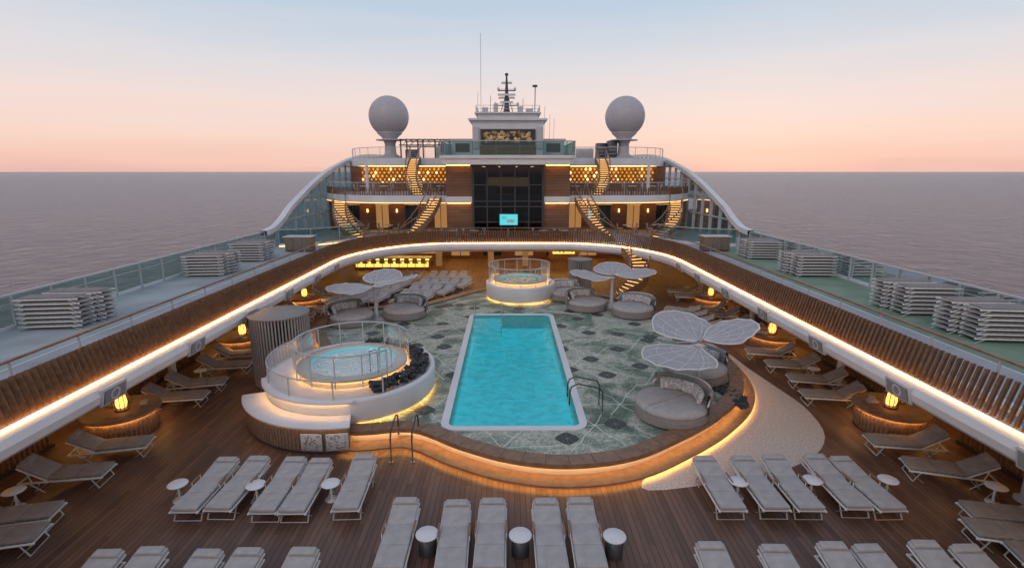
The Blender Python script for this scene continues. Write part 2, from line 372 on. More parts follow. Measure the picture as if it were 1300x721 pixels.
# ------------------------------------------------------------------ upper deck ring
inner=[(-10.2,D0),(-10.2,10),(-10.2,20),(-10.2,29)]
inner+=[(-3.5-6.7*math.cos(a),29+8*math.sin(a)) for a in [math.radians(4.5*i) for i in range(1,20)]]
inner+= [(-1.8,37.02),(0,37.04)]
inner=inner+[(-x,y) for x,y in inner[::-1][1:]]
mb=MB()
outer=[(BX,D0),(BX,D1),(-BX,D1),(-BX,D0)]
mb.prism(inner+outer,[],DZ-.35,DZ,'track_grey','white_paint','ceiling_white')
mb.sweep(inner,[(-.3,2.30),(.05,2.32),(.30,2.50),(.36,2.70),(.30,2.86),(.10,2.93),(-.3,2.93)],'white_paint')
mb.rect(inner,.08,.13,2.935,2.965,'led')
mb.rect(inner,-.9,-.62,2.902,3.05,'white_paint')
mb.build('upper_deck')
for sx in(-1,1):
    mb=MB(); a,b_=sx*13.3,sx*16.3; mt='track_pale' if sx<0 else 'track_green'
    mb.prism([(min(a,b_),D0),(max(a,b_),D0),(max(a,b_),35),(min(a,b_),35)] ,[],DZ-.01,DZ+.004,mt,mt)
    mb.box((sx*13.25,14,DZ+.006),(.07,40,.008),'white_paint')
    mb.build('jogging_track')
    for y in (2,9,23,37):
        mb=MB(); mb.rbox((sx*11.35,y,DZ+.22),(.45,1.5,.44),.03,'offwhite',seg=2); mb.box((sx*11.35,y,DZ+.455),(.40,1.4,.03),'wood_trim'); mb.build('deck_locker')
for sx in(-1,1):
    for y in(5,8.5,12,15.5,19,22.5,26,29.0):
        mb=MB()
        T=Matrix.Translation((sx*9.88,y,2.62))@Matrix.Rotation(sx*math.radians(-12),4,'Y')
        mb.rbox((0,0,0),(.10,.85,.46),.02,'offwhite',M=T,seg=1)
        mb.box((-sx*.052,0,0),(.02,.7,.34),'dark_steel',M=T)
        for i in range(8): mb.box((-sx*.065,0,-.15+i*.043),(.01,.68,.012),'offwhite',M=T)
        mb.lathe((0,0,0),[(.10,0),(.13,.012),(.16,0)],'offwhite',16,M=T@Matrix.Translation((-sx*.07,0,0))@Matrix.Rotation(-sx*pi/2,4,'Y'))
        mb.build('speaker_panel')
# fins
mb=MB(); Ln=length([(p[0],p[1],0) for p in inner]); nf=int(Ln/.17)
R=resample([(p[0],p[1],0) for p in inner],nf)
for i in range(nf):
    p=R[i]; t=(R[min(i+1,nf-1)]-R[max(i-1,0)]).normalized(); a=math.atan2(t.y,t.x); nrm=Vector((t.y,-t.x,0))
    T=Matrix.Translation(p+nrm*(-.10)+Vector((0,0,3.40)))@Matrix.Rotation(a,4,'Z')@Matrix.Rotation(math.radians(-14),4,'X')
    mb.box((0,0,0),(.055,.20,.86),'wood_slat',rz=.5,M=T)
mb.build('fin_balustrade')
mb=MB()
mb.strip(inner,-.76,3.05,3.92,'glass_clear'); mb.rect(inner,-.80,-.72,3.92,3.97,'wood_trim')
np_=int(Ln/1.8); RR=resample([(p[0],p[1],0) for p in inner],np_)
for i in range(np_):
    t=(RR[min(i+1,np_-1)]-RR[max(i-1,0)]).normalized(); q=RR[i]+Vector((t.y,-t.x,0))*(-.76)
    mb.box((q.x,q.y,3.48),(.04,.04,.88),'rail_paint')
mb.build('inner_glass_railing')
for sx in(-1,1):
    mb=MB(); X=sx*16.45
    pth=[(X,D0),(X,36)]
    mb.strip(pth,0,3.0,4.0,'glass_teal'); mb.rect(pth,-.05,.05,2.9,3.02,'white_paint'); mb.rect(pth,-.05,.05,4.0,4.06,'rail_paint')
    mb.rect(pth,-.02,.02,3.72,3.75,'rail_paint')
    y=D0
    while y<36: mb.box((X-sx*.06,y,3.45),(.07,.06,1.1),'rail_paint'); y+=1.5
    mb.build('outer_glass_railing')
    prof=[(34.5,4.0),(36,4.15),(37.5,4.65),(39,5.35),(41.5,6.2),(44,7.0),(47,7.8),(50.5,8.5),(55,9.25),(60,9.75),(66,9.95),(D1,10)]
    cv=catmull(prof,4,False)
    mb=MB(); vs=[];
    for p in cv: vs+=[(X,p.x,2.9),(X,p.x,p.y-.1)]
    mb.add(vs,[(2*i,2*i+2,2*i+3,2*i+1) for i in range(len(cv)-1)],'glass_wing')
    vs=[]
    for i,p in enumerate(cv):
        a,b_=cv[max(i-1,0)],cv[min(i+1,len(cv)-1)]; t=(b_-a).normalized(); nn=Vector((-t.y,t.x))
        q0=p-nn*.22; q1=p+nn*.12
        vs+=[(X-.22,q0.x,q0.y),(X+.22,q0.x,q0.y),(X+.22,q1.x,q1.y),(X-.22,q1.x,q1.y)]
    fs=[]
    for i in range(len(cv)-1):
        for q in range(4): fs.append((4*i+q,4*i+4+q,4*i+4+(q+1)%4,4*i+(q+1)%4))
    mb.add(vs,fs,'white_paint',False)
    def zt(y):
        for i in range(len(cv)-1):
            if cv[i].x<=y<=cv[i+1].x: return cv[i].y+(cv[i+1].y-cv[i].y)*(y-cv[i].x)/max(1e-6,cv[i+1].x-cv[i].x)
        return 10
    y=36.
    while y<D1:
        z=zt(y)-.15; mb.box((X-sx*.05,y,(2.9+z)/2),(.14,.10,z-2.9),'rail_paint'); y+=1.9
    for z,ys in((4.5,37.5),(6.05,41.5),(7.3,45.5),(8.5,51)):
        mb.box((X-sx*.04,(ys+D1)/2,z),(.10,D1-ys,.09),'rail_paint')
    mb.build('curved_glass_windscreen')

# ------------------------------------------------------------------ side walls below
for sx in(-1,1):
    mb=MB(); X=sx*15.2
    mb.box((X+sx*.2,(D0+46)/2,1.27),(.3,46-D0,2.54),'panel_wood')
    y=D0+.1
    while y<46:
        mb.box((X-sx*.0,y,1.25),(.10,.05,2.45),'wood_slat'); y+=.24
    for yy in range(-4,44,7):
        mb.box((X-sx*.09,yy+.3,1.3),(.06,2.4,1.9),'tower_glass'); mb.box((X-sx*.10,yy+.3,2.28),(.1,2.5,.07),'offwhite');mb.box((X-sx*.10,yy+.3,.33),(.1,2.5,.07),'offwhite')
    mb.box((X-sx*.18,(D0+46)/2,2.50),(.05,46-D0,.04),'led')
    mb.build('deck_side_wall')
    for y in range(-2,36,4):
        mb=MB()
        for xx in(11.2,13.4):
            mb.lathe((sx*xx,y,2.545),[(.0001,-.012),(.08,-.012),(.09,0)],'ceil_light',12)
            mb.lathe((sx*xx,y,2.545),[(.092,-.02),(.11,-.02),(.115,.004)],'offwhite',12)
        mb.build('ceiling_downlight')
    for y in (3.7,11.2,18.6,26,33.4):
        mb=MB(); mb.lathe((sx*12.9,y,0),[(.26,0),(.26,.06),(.14,.12),(.13,2.4),(.22,2.55)],'offwhite',16); mb.build('support_column')
    for y0 in(8.6,16.2,23.6):
        mb=MB()
        for k in range(34): mb.box((sx*13.6,y0+k*.16,.62),(.07,.06,1.2),'wood_slat',rz=.35)
        mb.box((sx*13.6,y0+2.64,.06),(.16,5.5,.1),'dark_steel'); mb.box((sx*13.6,y0+2.64,1.25),(.14,5.5,.06),'wood_trim')
        mb.build('slatted_privacy_screen')

# ------------------------------------------------------------------ aft superstructure
mb=MB()
front=bez((-15.9,46),(-13.5,41),(-9,41),16)+[Vector((9,41))]+bez((9,41),(13.5,41),(15.9,46),16)[1:]
fr=[(p[0],p[1]) for p in front]
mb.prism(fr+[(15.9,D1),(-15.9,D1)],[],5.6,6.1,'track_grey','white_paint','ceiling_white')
mb.rect(fr,-.02,.12,5.55,6.16,'white_paint')
mb.rect(fr,.122,.14,5.56,5.58,'led_soft')
mb.box((-10.3,46.2,4.25),(11.2,.3,2.7),'panel_wood'); mb.box((10.3,46.2,4.25),(11.2,.3,2.7),'panel_wood')
for sx in(-1,1):
    for k in range(4):
        xx=sx*(6.0+k*2.6)
        mb.box((xx,46.02,4.1),(1.1,.08,2.0),'window_glow' if k%2==0 else 'tower_glass'); mb.box((xx,46.0,5.14),(1.25,.1,.08),'offwhite'); mb.box((xx,45.96,4.1),(.05,.06,2.0),'dark_steel')
        mb.box((xx+1.3*sx,45.98,4.6),(.10,.12,.28),'led_soft')
    mb.box((sx*10,45.6,5.57),(10,.06,.03),'led')
fr3=bez((-15.9,54),(-14.5,49),(-11,48.6),12)+[Vector((11,48.6))]+bez((11,48.6),(14.5,49),(15.9,54),12)[1:]
fr3=[(p[0],p[1]) for p in fr3]
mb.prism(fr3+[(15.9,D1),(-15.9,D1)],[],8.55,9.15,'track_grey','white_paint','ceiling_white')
mb.rect(fr3,-.02,.1,8.5,9.2,'white_paint')
mb.box((-9.9,52.3,7.3),(11.4,.3,2.5),'panel_wood'); mb.box((9.9,52.3,7.3),(11.4,.3,2.5),'panel_wood')
for sx in(-1,1):
    mb.box((sx*9.9,51.9,6.5),(8.6,.5,.8),'wood_trim')
    mb.box((sx*9.9,51.5,8.52),(10,.06,.03),'led')
    for xx in(5.2,12.5): mb.lathe((sx*xx,46.5,6.1),[(.16,0),(.13,2.45)],'white_paint',12)
mb.build('ship_superstructure')
for sx in(-1,1):
    mb=MB()
    mb.box((sx*9.7,52.1,7.55),(9.6,.06,1.75),'wood_trim')
    for i in range(22):
        for j in range(5):
            xx=sx*(5.15+i*.43+(j%2)*.21); z=6.9+j*.33
            s_=random.uniform(.11,.18)
            mb.add([(xx,51.98,z-s_),(xx+s_*.85,52.02,z),(xx,51.98,z+s_),(xx-s_*.85,52.02,z),(xx,51.85,z)],[(0,1,4),(1,2,4),(2,3,4),(3,0,4)],'lantern' if random.random()<.85 else 'led_soft')
    mb.build('lantern_wall')
def glassrail(name,path,z,h=1.0,mat='glass_clear'):
    mb=MB(); mb.strip(path,-.05,z+.05,z+h,mat); mb.rect(path,-.09,-.01,z+h,z+h+.05,'rail_paint'); mb.rect(path,-.08,-.02,z+.0,z+.06,'rail_paint')
    P=[(p[0],p[1],0) for p in path]; n=max(2,int(length(P)/1.3)); 
    for p in resample(P,n): mb.box((p.x,p.y+.05,z+h/2),(.035,.035,h),'rail_paint')
    mb.build(name)
glassrail('deck_railing',[p for p in fr if p[0]<-2.9]+[(-4.8,41)],6.12); glassrail('deck_railing',[(4.8,41)]+[p for p in fr if p[0]>2.9],6.12)
mb=MB()
for p in resample([(q[0],q[1],0) for q in fr],170):
    if abs(p.x)>4.9: mb.box((p.x,p.y-.06,6.45),(.06,.10,.6),'wood_slat',rz=.3)
mb.build('fin_balustrade')
glassrail('deck_railing',fr3,9.16)
# ------------------------------------------------------------------ central tower
mb=MB()
mb.box((0,40.2,5.72),(5.4,.04,5.60),'glass_dark')
mb.box((0,46.5,5.72),(5.4,.2,5.6),'panel_wood')
for sx in(-1,1): mb.box((sx*2.74,43.4,5.72),(.06,6.3,5.6),'dark_room')
mb.box((0,43.4,5.6),(5.3,6.0,.3),'offwhite'); mb.box((0,43.4,8.45),(5.3,6.0,.08),'offwhite')
for z in(5.43,8.39):
    for x in(-2,-.7,.7,2):
        for y in(41.2,43,45): mb.box((x,y,z),(.16,.16,.02),'ceil_light')
mb.box((-.9,45,3.5),(1.8,.7,1.1),'wood_trim'); mb.box((1.4,44,6.2),(1.4,.6,.9),'wood_trim'); mb.box((-1.5,45,6.3),(1.,.6,1.1),'offwhite'); mb.box((0,46.37,7.1),(3.6,.03,.8),'window_glow')
mb.box((1.6,43,3.8),(.5,.5,1.7),'offwhite')
for i in range(6):
    x=-2.7+i*1.08; mb.box((x,40.12,5.72),(.09 if i not in(0,5) else .16,.12,5.64),'dark_steel')
for z in(2.98,4.15,5.35,5.75,7.0,8.42): mb.box((0,40.10,z),(5.5,.10,.08),'dark_steel')
for sx in(-1,1): 
    mb.box((sx*3.80,43.7,5.74),(2.0,6.6,5.6),'panel_wood')
    mb.box((sx*3.80,40.30,5.86),(2.06,.26,.5),'white_paint')
    mb.box((sx*3.80,40.24,5.60),(1.8,.05,.02),'led'); mb.box((sx*3.80,40.1,8.47),(1.8,.05,.02),'led')
sl=[(-4.95,47),(-4.95,39.2),(-4.6,38.75),(0,38.45),(4.6,38.75),(4.95,39.2),(4.95,47)]
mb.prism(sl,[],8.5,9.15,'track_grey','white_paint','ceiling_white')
mb.rect(sl,-.1,.15,8.95,9.17,'white_paint')
mb.strip(sl,.05,9.17,10.15,'glass_teal'); mb.rect(sl,.0,.1,10.15,10.21,'rail_paint')
for p in resample([(q[0],q[1],0) for q in sl],16): mb.box((p.x,p.y,9.65),(.05,.05,1.0),'rail_paint')
mb.box((0,47,10.6),(5.8,7,2.9),'white_paint')
mb.prism([(-3.2,43.2),(3.2,43.2),(3.2,51),(-3.2,51)],[],12.05,12.2,'offwhite','white_paint','white_paint')
mb.box((0,46.9,12.4),(4.9,6.5,.4),'white_paint')
mb.prism([(-2.7,43.4),(2.7,43.4),(2.7,50),(-2.7,50)],[],12.6,12.7,'offwhite','white_paint','white_paint')
mb.box((0,43.46,9.68),(4.6,.1,.8),'panel_wood')
mb.box((0,43.44,10.75),(4.5,.14,1.25),'dark_steel'); mb.box((0,43.36,10.75),(4.2,.06,1.05),'dark_room')
for i in range(90):
    a=random.uniform(-1.9,1.9); z=10.75+random.uniform(-.38,.38); r=random.uniform(.06,.17)
    mb.lathe((0,0,0),[(.001,.04),(r*.5,.06),(r,.0)],'art_gold',7,M=Matrix.Translation((a,43.33-random.uniform(0,.03),z))@Matrix.Rotation(pi/2,4,'X'))
for sx in(-1,1):
    mb.box((sx*2.62,43.42,10.7),(.45,.16,1.7),'offwhite'); mb.box((sx*3.9,48,9.9),(1.9,5,1.4),'white_paint'); mb.box((sx*3.9,48,10.67),(2.1,5.3,.12),'offwhite')
    mb.box((sx*3.9,45.47,10.0),(1.2,.06,.7),'dark_steel')
rr=[(-2.6,50),(-2.6,43.5),(2.6,43.5),(2.6,50)]
for z in(12.95,13.2): mb.rect(rr,-.015,.015,z,z+.03,'rail_paint')
for p in resample([(q[0],q[1],0) for q in rr],24): mb.box((p.x,p.y,12.95),(.03,.03,.5),'rail_paint')
for x,w,h in((-1.9,.5,.5),(-1.0,.35,.8),(1.0,.4,.6),(1.8,.6,.4)): mb.box((x,45,12.7+h/2),(w,.5,h),'offwhite')
mb.build('central_tower')
mb=MB(); mb.rbox((.05,39.98,4.35),(1.5,.08,.95),.02,'dark_steel',seg=1); mb.box((.05,39.93,4.35),(1.38,.02,.82),'screen'); mb.box((.2,39.915,4.25),(.6,.01,.25),'white_paint'); mb.box((-.3,39.915,4.5),(.35,.01,.2),'basin_glow')
mb.build('video_screen')
mb=MB(); Y=46
mb.lathe((-.1,Y,12.7),[(.35,0),(.22,.6),(.16,1.6),(.10,2.6),(.06,3.3)],'dark_steel',10)
for z,w in((13.5,2.0),(14.1,1.4),(14.7,1.5),(15.3,.9)): mb.box((-.1,Y,z),(w,.10,.08),'dark_steel'); mb.box((-.1,Y,z+.12),(w*.9,.03,.03),'rail_paint')
for sx in(-1,1):
    for z,w in((13.5,.95),(14.7,.7)): mb.lathe((-.1+sx*w,Y,z),[(.001,0),(.1,.03),(.12,.16),(.001,.32)],'white_paint',10)
    mb.tube([(-.1+sx*.6,Y,12.7),(-.1,Y,14.6)],.03,'dark_steel')
mb.box((-.1,Y-.2,14.35),(1.5,.14,.16),'white_paint'); mb.box((-.1,Y-.2,13.75),(1.1,.14,.14),'white_paint')
mb.cyl((-.1,Y,15.9),.14,.18,'dark_steel',10)
mb.build('radar_mast')
for x,y,z0,z1,r in((-2.3,46,12.7,19.2,.022),(2.3,46,12.7,15.0,.05),(1.3,47,12.7,14.2,.03),(-1.5,46,12.7,14.3,.03),(3.4,50,10.7,13.9,.02),(3.9,50,10.7,13.2,.02),(-2.8,50,12.4,15.2,.02),(4.3,50,10.7,12.8,.02)):
    mb=MB(); mb.tube([(x,y,z0),(x,y,z0+.3)],r*2.5,'rail_paint'); mb.tube([(x,y,z0+.2),(x+.03,y,z1)],r,'rail_paint')
    if r>.04: mb.cyl((x,y,z1),.22,.14,'dark_steel',12)
    mb.build('antenna')
for sx in(-1,1):
    mb=MB(); x=sx*11.2 if sx<0 else 11.05
    R_=1.85; prof=[(.0001,-R_)]+[(R_*math.cos(a),R_*math.sin(a)) for a in [math.radians(-85+i*8.75) for i in range(20)]]+[(.0001,R_)]
    mb.lathe((x,50.5,13.05),prof,'dome_paint',40)
    for a in range(0,180,36):
        pts=[(x+1.853*math.cos(math.radians(a))*math.sin(q),50.5+1.853*math.sin(math.radians(a))*math.sin(q),13.05+1.853*math.cos(q)) for q in [i*2*pi/40 for i in range(41)]]
        mb.tube(pts,.012,'offwhite',4)
    mb.lathe((x,50.5,9.15),[(1.1,0),(1.1,.12),(.55,.5),(.5,1.4),(.75,2.0),(1.15,2.35),(1.18,2.5),(.2,2.5)],'dome_paint',28)
    mb.lathe((x,50.5,9.15),[(1.3,1.72),(1.3,1.80),(.5,1.80)],'offwhite',24)
    mb.build('satellite_dome')
mb=MB()
for x in(-10,-8.4,-6.8,-5.4):
    for y in(49.5,52.5): mb.box((x,y,10.0),(.12,.12,1.8),'dark_steel')
for y in(49.5,52.5):
    for z in(10.9,10.4): mb.box((-7.7,y,z),(4.9,.10,.10),'dark_steel')
    for k in range(6): mb.box((-9.6+k*.8,y,10.65),(.04,.04,.6),'dark_steel',ry=.7)
for k in range(9): mb.box((-10+k*.57,51,10.95),(.06,3.2,.06),'dark_steel')
mb.build('steel_pergola')
for x,y,w,h in((-9.2,51,1.2,.9),(-6.2,51,1.6,1.2),(7.4,51,1.6,1.0),(9.0,51,1.0,1.5),(9.9,50.4,.9,1.7),(5.9,51,1.1,.6)):
    mb=MB(); mb.rbox((x,y,9.15+h/2),(w,1,h),.04,'dark_steel' if abs(x)>8.5 else 'offwhite',seg=1)
    for k in range(4): mb.box((x,y-.51,9.3+k*h*.2),(w*.8,.03,.04),'rail_paint')
    mb.build('ventilation_unit')

# ------------------------------------------------------------------ stairs
def stair(name,pts,z0,z1,n,w,under=.22):
    mb=MB(); P=resample([(p[0],p[1],0) for p in pts],n+1); dz=(z1-z0)/n
    run=(P[1]-P[0]).length
    for i in range(n):
        a,b_=P[i],P[i+1]; t=(b_-a).normalized(); ang=math.atan2(t.y,t.x); c=(a+b_)/2
        z=z0+(i+1)*dz-(.02 if i==n-1 else 0)
        mb.box((c.x,c.y,z-.03),(run*1.25,w,.05),'wood_trim',rz=ang)
        T=Matrix.Translation((a.x,a.y,0))@Matrix.Rotation(ang,4,'Z')
        mb.box((.0,0,z-.11),(.03,w*.9,.085),'wood_slat',M=T)
        mb.box((-.02,0,z-.065),(.02,w*.82,.025),'led_soft',M=T)
    path=[(p.x,p.y,z0+i*dz) for i,p in enumerate(P)]
    for s_ in(-1,1):
        mb.rect(path,s_*w/2-.04,s_*w/2+.04,-under,.2,'wood_trim')
        mb.strip(path,s_*w/2,.2,1.0,'glass_clear')
        mb.rect(path,s_*w/2-.035,s_*w/2+.035,1.0,1.06,'wood_trim')
    mb.sweep(path,[(-w/2,-under+.02),(w/2,-under+.02)],'wood_slat',closedprof=False)
    mb.build(name)
cx,cy=7.2,33.1
arc=[(cx+1.45*math.cos(math.radians(a)),cy+1.45*math.sin(math.radians(a))) for a in range(-120,66,6)]
stair('spiral_staircase',arc,0,DZ,17,1.15,.36)
for sx in(-1,1):
    stair('curved_staircase',[(sx*p.x,p.y) for p in bez((-8.0,38.0),(-6.2,38.2),(-5.7,41.3))],DZ,6.1,18,.95)
    stair('curved_staircase',[(sx*p.x,p.y) for p in bez((-7.4,42.6),(-8.8,45),(-8.5,48.7))],6.1,9.15,17,.9)
    stair('curved_staircase',[(sx*p.x,p.y) for p in bez((-11.0,38.6),(-13.3,39.4),(-13.9,43.0))],DZ,5.6,16,1.0)
    pth=[(sx*p.x,p.y) for p in bez((-15.9,35.5),(-12.6,35.8),(-11.4,39.3))]
    glassrail('terrace_railing',pth,DZ,1.15,mat='glass_teal')
    mb=MB(); mb.rect(pth,.1,.13,2.92,2.95,'led_soft'); mb.rect(pth,-.15,.09,2.904,3.1,'white_paint'); mb.build('terrace_kerb')

# ------------------------------------------------------------------ ground level aft
mb=MB(); mb.box((0,48.2,1.27),(31,.3,2.54),'panel_wood')
for k in range(10):
    x=-13.5+k*3
    if -13<x<-5: continue
    mb.box((x,48.0,1.3),(1.7,.1,2.1),'window_glow' if k%2 else 'tower_glass'); mb.box((x,47.98,2.4),(1.8,.1,.08),'offwhite'); mb.box((x,47.93,1.3),(.06,.06,2.1),'dark_steel')
for x in(-6,6,-1.5,1.5,-11,11): mb.box((x,44,1.27),(.5,.5,2.54),'offwhite')
mb.box((0,47.85,2.48),(30,.08,.05),'led')
mb.box((0,38.6,2.52),(14,.10,.03),'led'); mb.box((0,41.2,2.52),(22,.10,.03),'led'); mb.box((0,44.5,2.52),(26,.10,.03),'led')
mb.box((4.8,43.8,1.3),(2.6,.15,1.5),'wood_trim'); mb.box((4.8,43.7,1.45),(1.9,.05,.75),'bar_glow'); 
for k in range(5): mb.box((4.1+k*.35,43.66,1.4),(.18,.04,.3+.06*(k%3)),'wood_trim')
mb.build('aft_lounge_wall')
mb=MB()
mb.box((-9.6,42.2,.52),(6.2,.7,1.04),'wood_trim'); mb.box((-9.6,42.1,1.07),(6.5,1.0,.06),'white_paint'); mb.box((-9.6,41.83,.9),(6.1,.03,.10),'led_soft'); mb.box((-9.6,41.84,.5),(6.0,.02,.45),'bar_glow')
mb.box((-9.6,45.5,1.3),(6.6,.3,2.3),'wood_trim')
for z in(.9,1.35,1.8,2.2): mb.box((-9.6,45.3,z),(6.2,.3,.04),'white_paint'); mb.box((-9.6,45.33,z+.15),(6.0,.03,.2),'bar_glow')
for k in range(40):
    mb.cyl((-12.5+k*.15,45.2,random.choice((.92,1.37,1.82))),.035,.24,random.choice(('dark_steel','glass_teal','lime')),6)
mb.build('poolside_bar')
st=MB(); st.cyl((0,0,0),.2,.03,'steel',12); st.cyl((0,0,.03),.03,.65,'steel',8); st.rbox((0,0,.74),(.42,.42,.1),.03,'lime'); st.rbox((0,-.2,.95),(.42,.07,.4),.03,'lime'); stm=st.mesh('bar_stool')
for k in range(9): put('bar_stool',stm,(-12.3+k*.68,41.2,0),random.uniform(-.2,.2))

# ------------------------------------------------------------------ spas
def spa(name,cx,cy,zb,rd,zd,rt,zt_,glassr):
    mb=MB()
    mb.lathe((cx,cy,0),[(rd-.16,zb),(rd-.16,zb+.12),(rd-.02,zb+.12),(rd+.03,zb+.2),(rd+.05,zd-.1),(rd+.05,zd),(rd-.12,zd+.0),(rd-.14,zd-.04),(rt,zd-.04)],'white_paint',64)
    mb.lathe((cx,cy,0),[(rd-.12,zb+.112),(rd-.06,zb+.112)],'led',64)
    mb.lathe((cx,cy,0),[(rt+.28,zd-.05),(rt+.28,zt_-.03),(rt+.24,zt_),(rt-.02,zt_),(rt-.05,zt_-.02),(rt-.08,zt_-.7),(rt-.5,zt_-.72),(rt-.55,zt_-1.1),(.001,zt_-1.1)],'cream',64)
    mb.lathe((cx,cy,0),[(rt-.055,zt_-.03),(rt-.085,zt_-.7),(rt-.5,zt_-.715),(rt-.55,zt_-1.09),(.001,zt_-1.09)],'basin_glow',64)
    mb.lathe((cx,cy,0),[(.001,zt_-.07),(rt-.05,zt_-.07)],'spa_water',48)
    mb.lathe((cx,cy,0),[(rt+.29,zt_-.09),(rt+.32,zt_-.09)],'led',64); mb.lathe((cx,cy,0),[(rt+.28,zt_-.085),(rt+.34,zt_-.085),(rt+.34,zt_-.0),(rt+.24,zt_+.004)],'cream',64)
    mb.lathe((cx,cy,0),[(glassr,zd),(glassr,zd+1.05)],'glass_clear',64,20,320)
    ring=[(cx+glassr*math.cos(math.radians(a)),cy+glassr*math.sin(math.radians(a)),zd+1.06) for a in range(20,321,5)]
    mb.tube(ring,.028,'rail_paint',8)
    for a in range(20,321,25):
        q=math.radians(a); mb.box((cx+glassr*math.cos(q),cy+glassr*math.sin(q),zd+.52),(.035,.035,1.04),'rail_paint')
    for a in (315,335):
        q=math.radians(a); x0,y0=cx+(rt+.15)*math.cos(q),cy+(rt+.15)*math.sin(q); x1,y1=cx+(rt-.35)*math.cos(q),cy+(rt-.35)*math.sin(q)
        mb.tube([(x0,y0,zt_),(x0,y0,zt_+.6),((x0*.8+x1*.2),(y0*.8+y1*.2),zt_+.75),(x1,y1,zt_+.6),(x1,y1,zt_-.3)],.022,'steel',8)
    mb.build(name)
spa('hot_tub',-5.4,16.9,.45,2.75,1.35,1.5,1.60,1.92)
spa('hot_tub',.75,30.7,.45,2.05,1.45,1.3,1.65,1.95)
mb=MB(); c=(-5.4,16.9,0)
mb.lathe(c,[(2.72,1.37),(2.72,1.95)],'glass_clear',48,150,305)
mb.tube([(c[0]+2.72*math.cos(math.radians(a)),c[1]+2.72*math.sin(math.radians(a)),1.96) for a in range(150,306,5)],.025,'rail_paint',6)
for a in range(150,306,31): q=math.radians(a); mb.box((c[0]+2.72*math.cos(q),c[1]+2.72*math.sin(q),1.66),(.04,.04,.6),'rail_paint')
mb.build('hot_tub_railing')
def rocks(name,fn,n,r0,r1):
    mb=MB()
    for i in range(n):
        x,y,z=fn(); r=random.uniform(r0,r1)
        bm=bmesh.new(); bmesh.ops.create_icosphere(bm,subdivisions=1,radius=r)
        for v in bm.verts: v.co*=random.uniform(.7,1.25); v.co.z*=.8
        bm.verts.index_update()
        mb.add([v.co for v in bm.verts],[[v.index for v in f.verts] for f in bm.faces],'rock',False,Matrix.Translation((x,y,z))); bm.free()
    mb.build(name)
def f1():
    a=math.radians(random.uniform(-60,95)); r=random.uniform(2.05,2.55); return (-5.4+r*math.cos(a),16.9+r*math.sin(a),1.38+random.uniform(0,.22)*(1-abs(r-2.3)))
rocks('rock_bed',f1,260,.05,.14)
def f2():
    a=math.radians(random.uniform(-40,75)); r=random.uniform(1.0,1.6); return (6.45+r*math.cos(a),16.3+r*math.sin(a),.5)
rocks('rock_bed',f2,150,.05,.13)
mb=MB()
mb.lathe(c,[(2.82,.0),(2.82,.84)],'wood_grey',40,203,283)
mb.lathe(c,[(3.42,.0),(3.42,.10)],'dark_steel',40,203,283)
mb.lathe(c,[(3.44,.10),(3.44,.80)],'wood_grey',40,203,283,smooth=False)
mb.lathe(c,[(2.8,.82),(3.52,.82),(3.54,.85),(3.52,.90),(2.8,.90)],'white_paint',40,202,284)
mb.lathe(c,[(3.46,.812),(3.50,.812)],'led_soft',40,203,283)
for a in list(range(203,284,2)):
    q=math.radians(a); mb.box((c[0]+3.45*math.cos(q),c[1]+3.45*math.sin(q),.44),(.03,.03,.66),'wood_trim',rz=q)
for a in(203,283):
    q=math.radians(a); mb.box((c[0]+3.13*math.cos(q),c[1]+3.13*math.sin(q),.42),(.64,.05,.80),'wood_trim',rz=q)
for a in(266,278):
    q=math.radians(a); mb.rbox((c[0]+3.5*math.cos(q),c[1]+3.5*math.sin(q),.42),(.04,.62,.52),.01,'offwhite',rz=q,seg=1)
    for k in range(40):
        u=random.uniform(-.27,.27); P_=Vector((3.525,u,0)); P_.rotate(Matrix.Rotation(q,3,'Z'))
        mb.box((c[0]+P_.x,c[1]+P_.y,.42+random.uniform(-.22,.22)),(.012,.07,.012),'wood_grey',rz=q,rx=random.uniform(0,3))
mb.lathe(c,[(2.82,1.28),(2.86,1.28)],'led',50,203,283)
mb.lathe(c,[(2.78,1.29),(2.92,1.29),(2.92,1.36),(2.66,1.365)],'white_paint',50,200,286)
mb.build('towel_counter')
def slatcyl(name,x,y,r,h,z0=0):
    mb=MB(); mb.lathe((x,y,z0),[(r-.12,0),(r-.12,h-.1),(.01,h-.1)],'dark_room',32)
    n=int(2*pi*r/.11)
    for i in range(n):
        a=2*pi*i/n; mb.box((x+r*math.cos(a),y+r*math.sin(a),z0+h/2),(.09,.05,h),'wicker',rz=a)
    mb.lathe((x,y,z0),[(r+.05,0),(r+.05,.08),(r-.1,.08)],'dark_steel',32); mb.lathe((x,y,z0),[(r-.15,h-.05),(r-.03,h-.05),(r-.03,h-.09)],'rail_paint',32)
    mb.lathe((x,y,z0+h-.02),[(.01,.03),(r+.08,.03),(r+.08,0),(r-.1,0)],'wicker',32)
    mb.build(name)
slatcyl('slatted_shower_screen',-8.75,18.9,1.02,2.75)
slatcyl('slatted_shower_screen',4.75,33.2,.72,2.4)

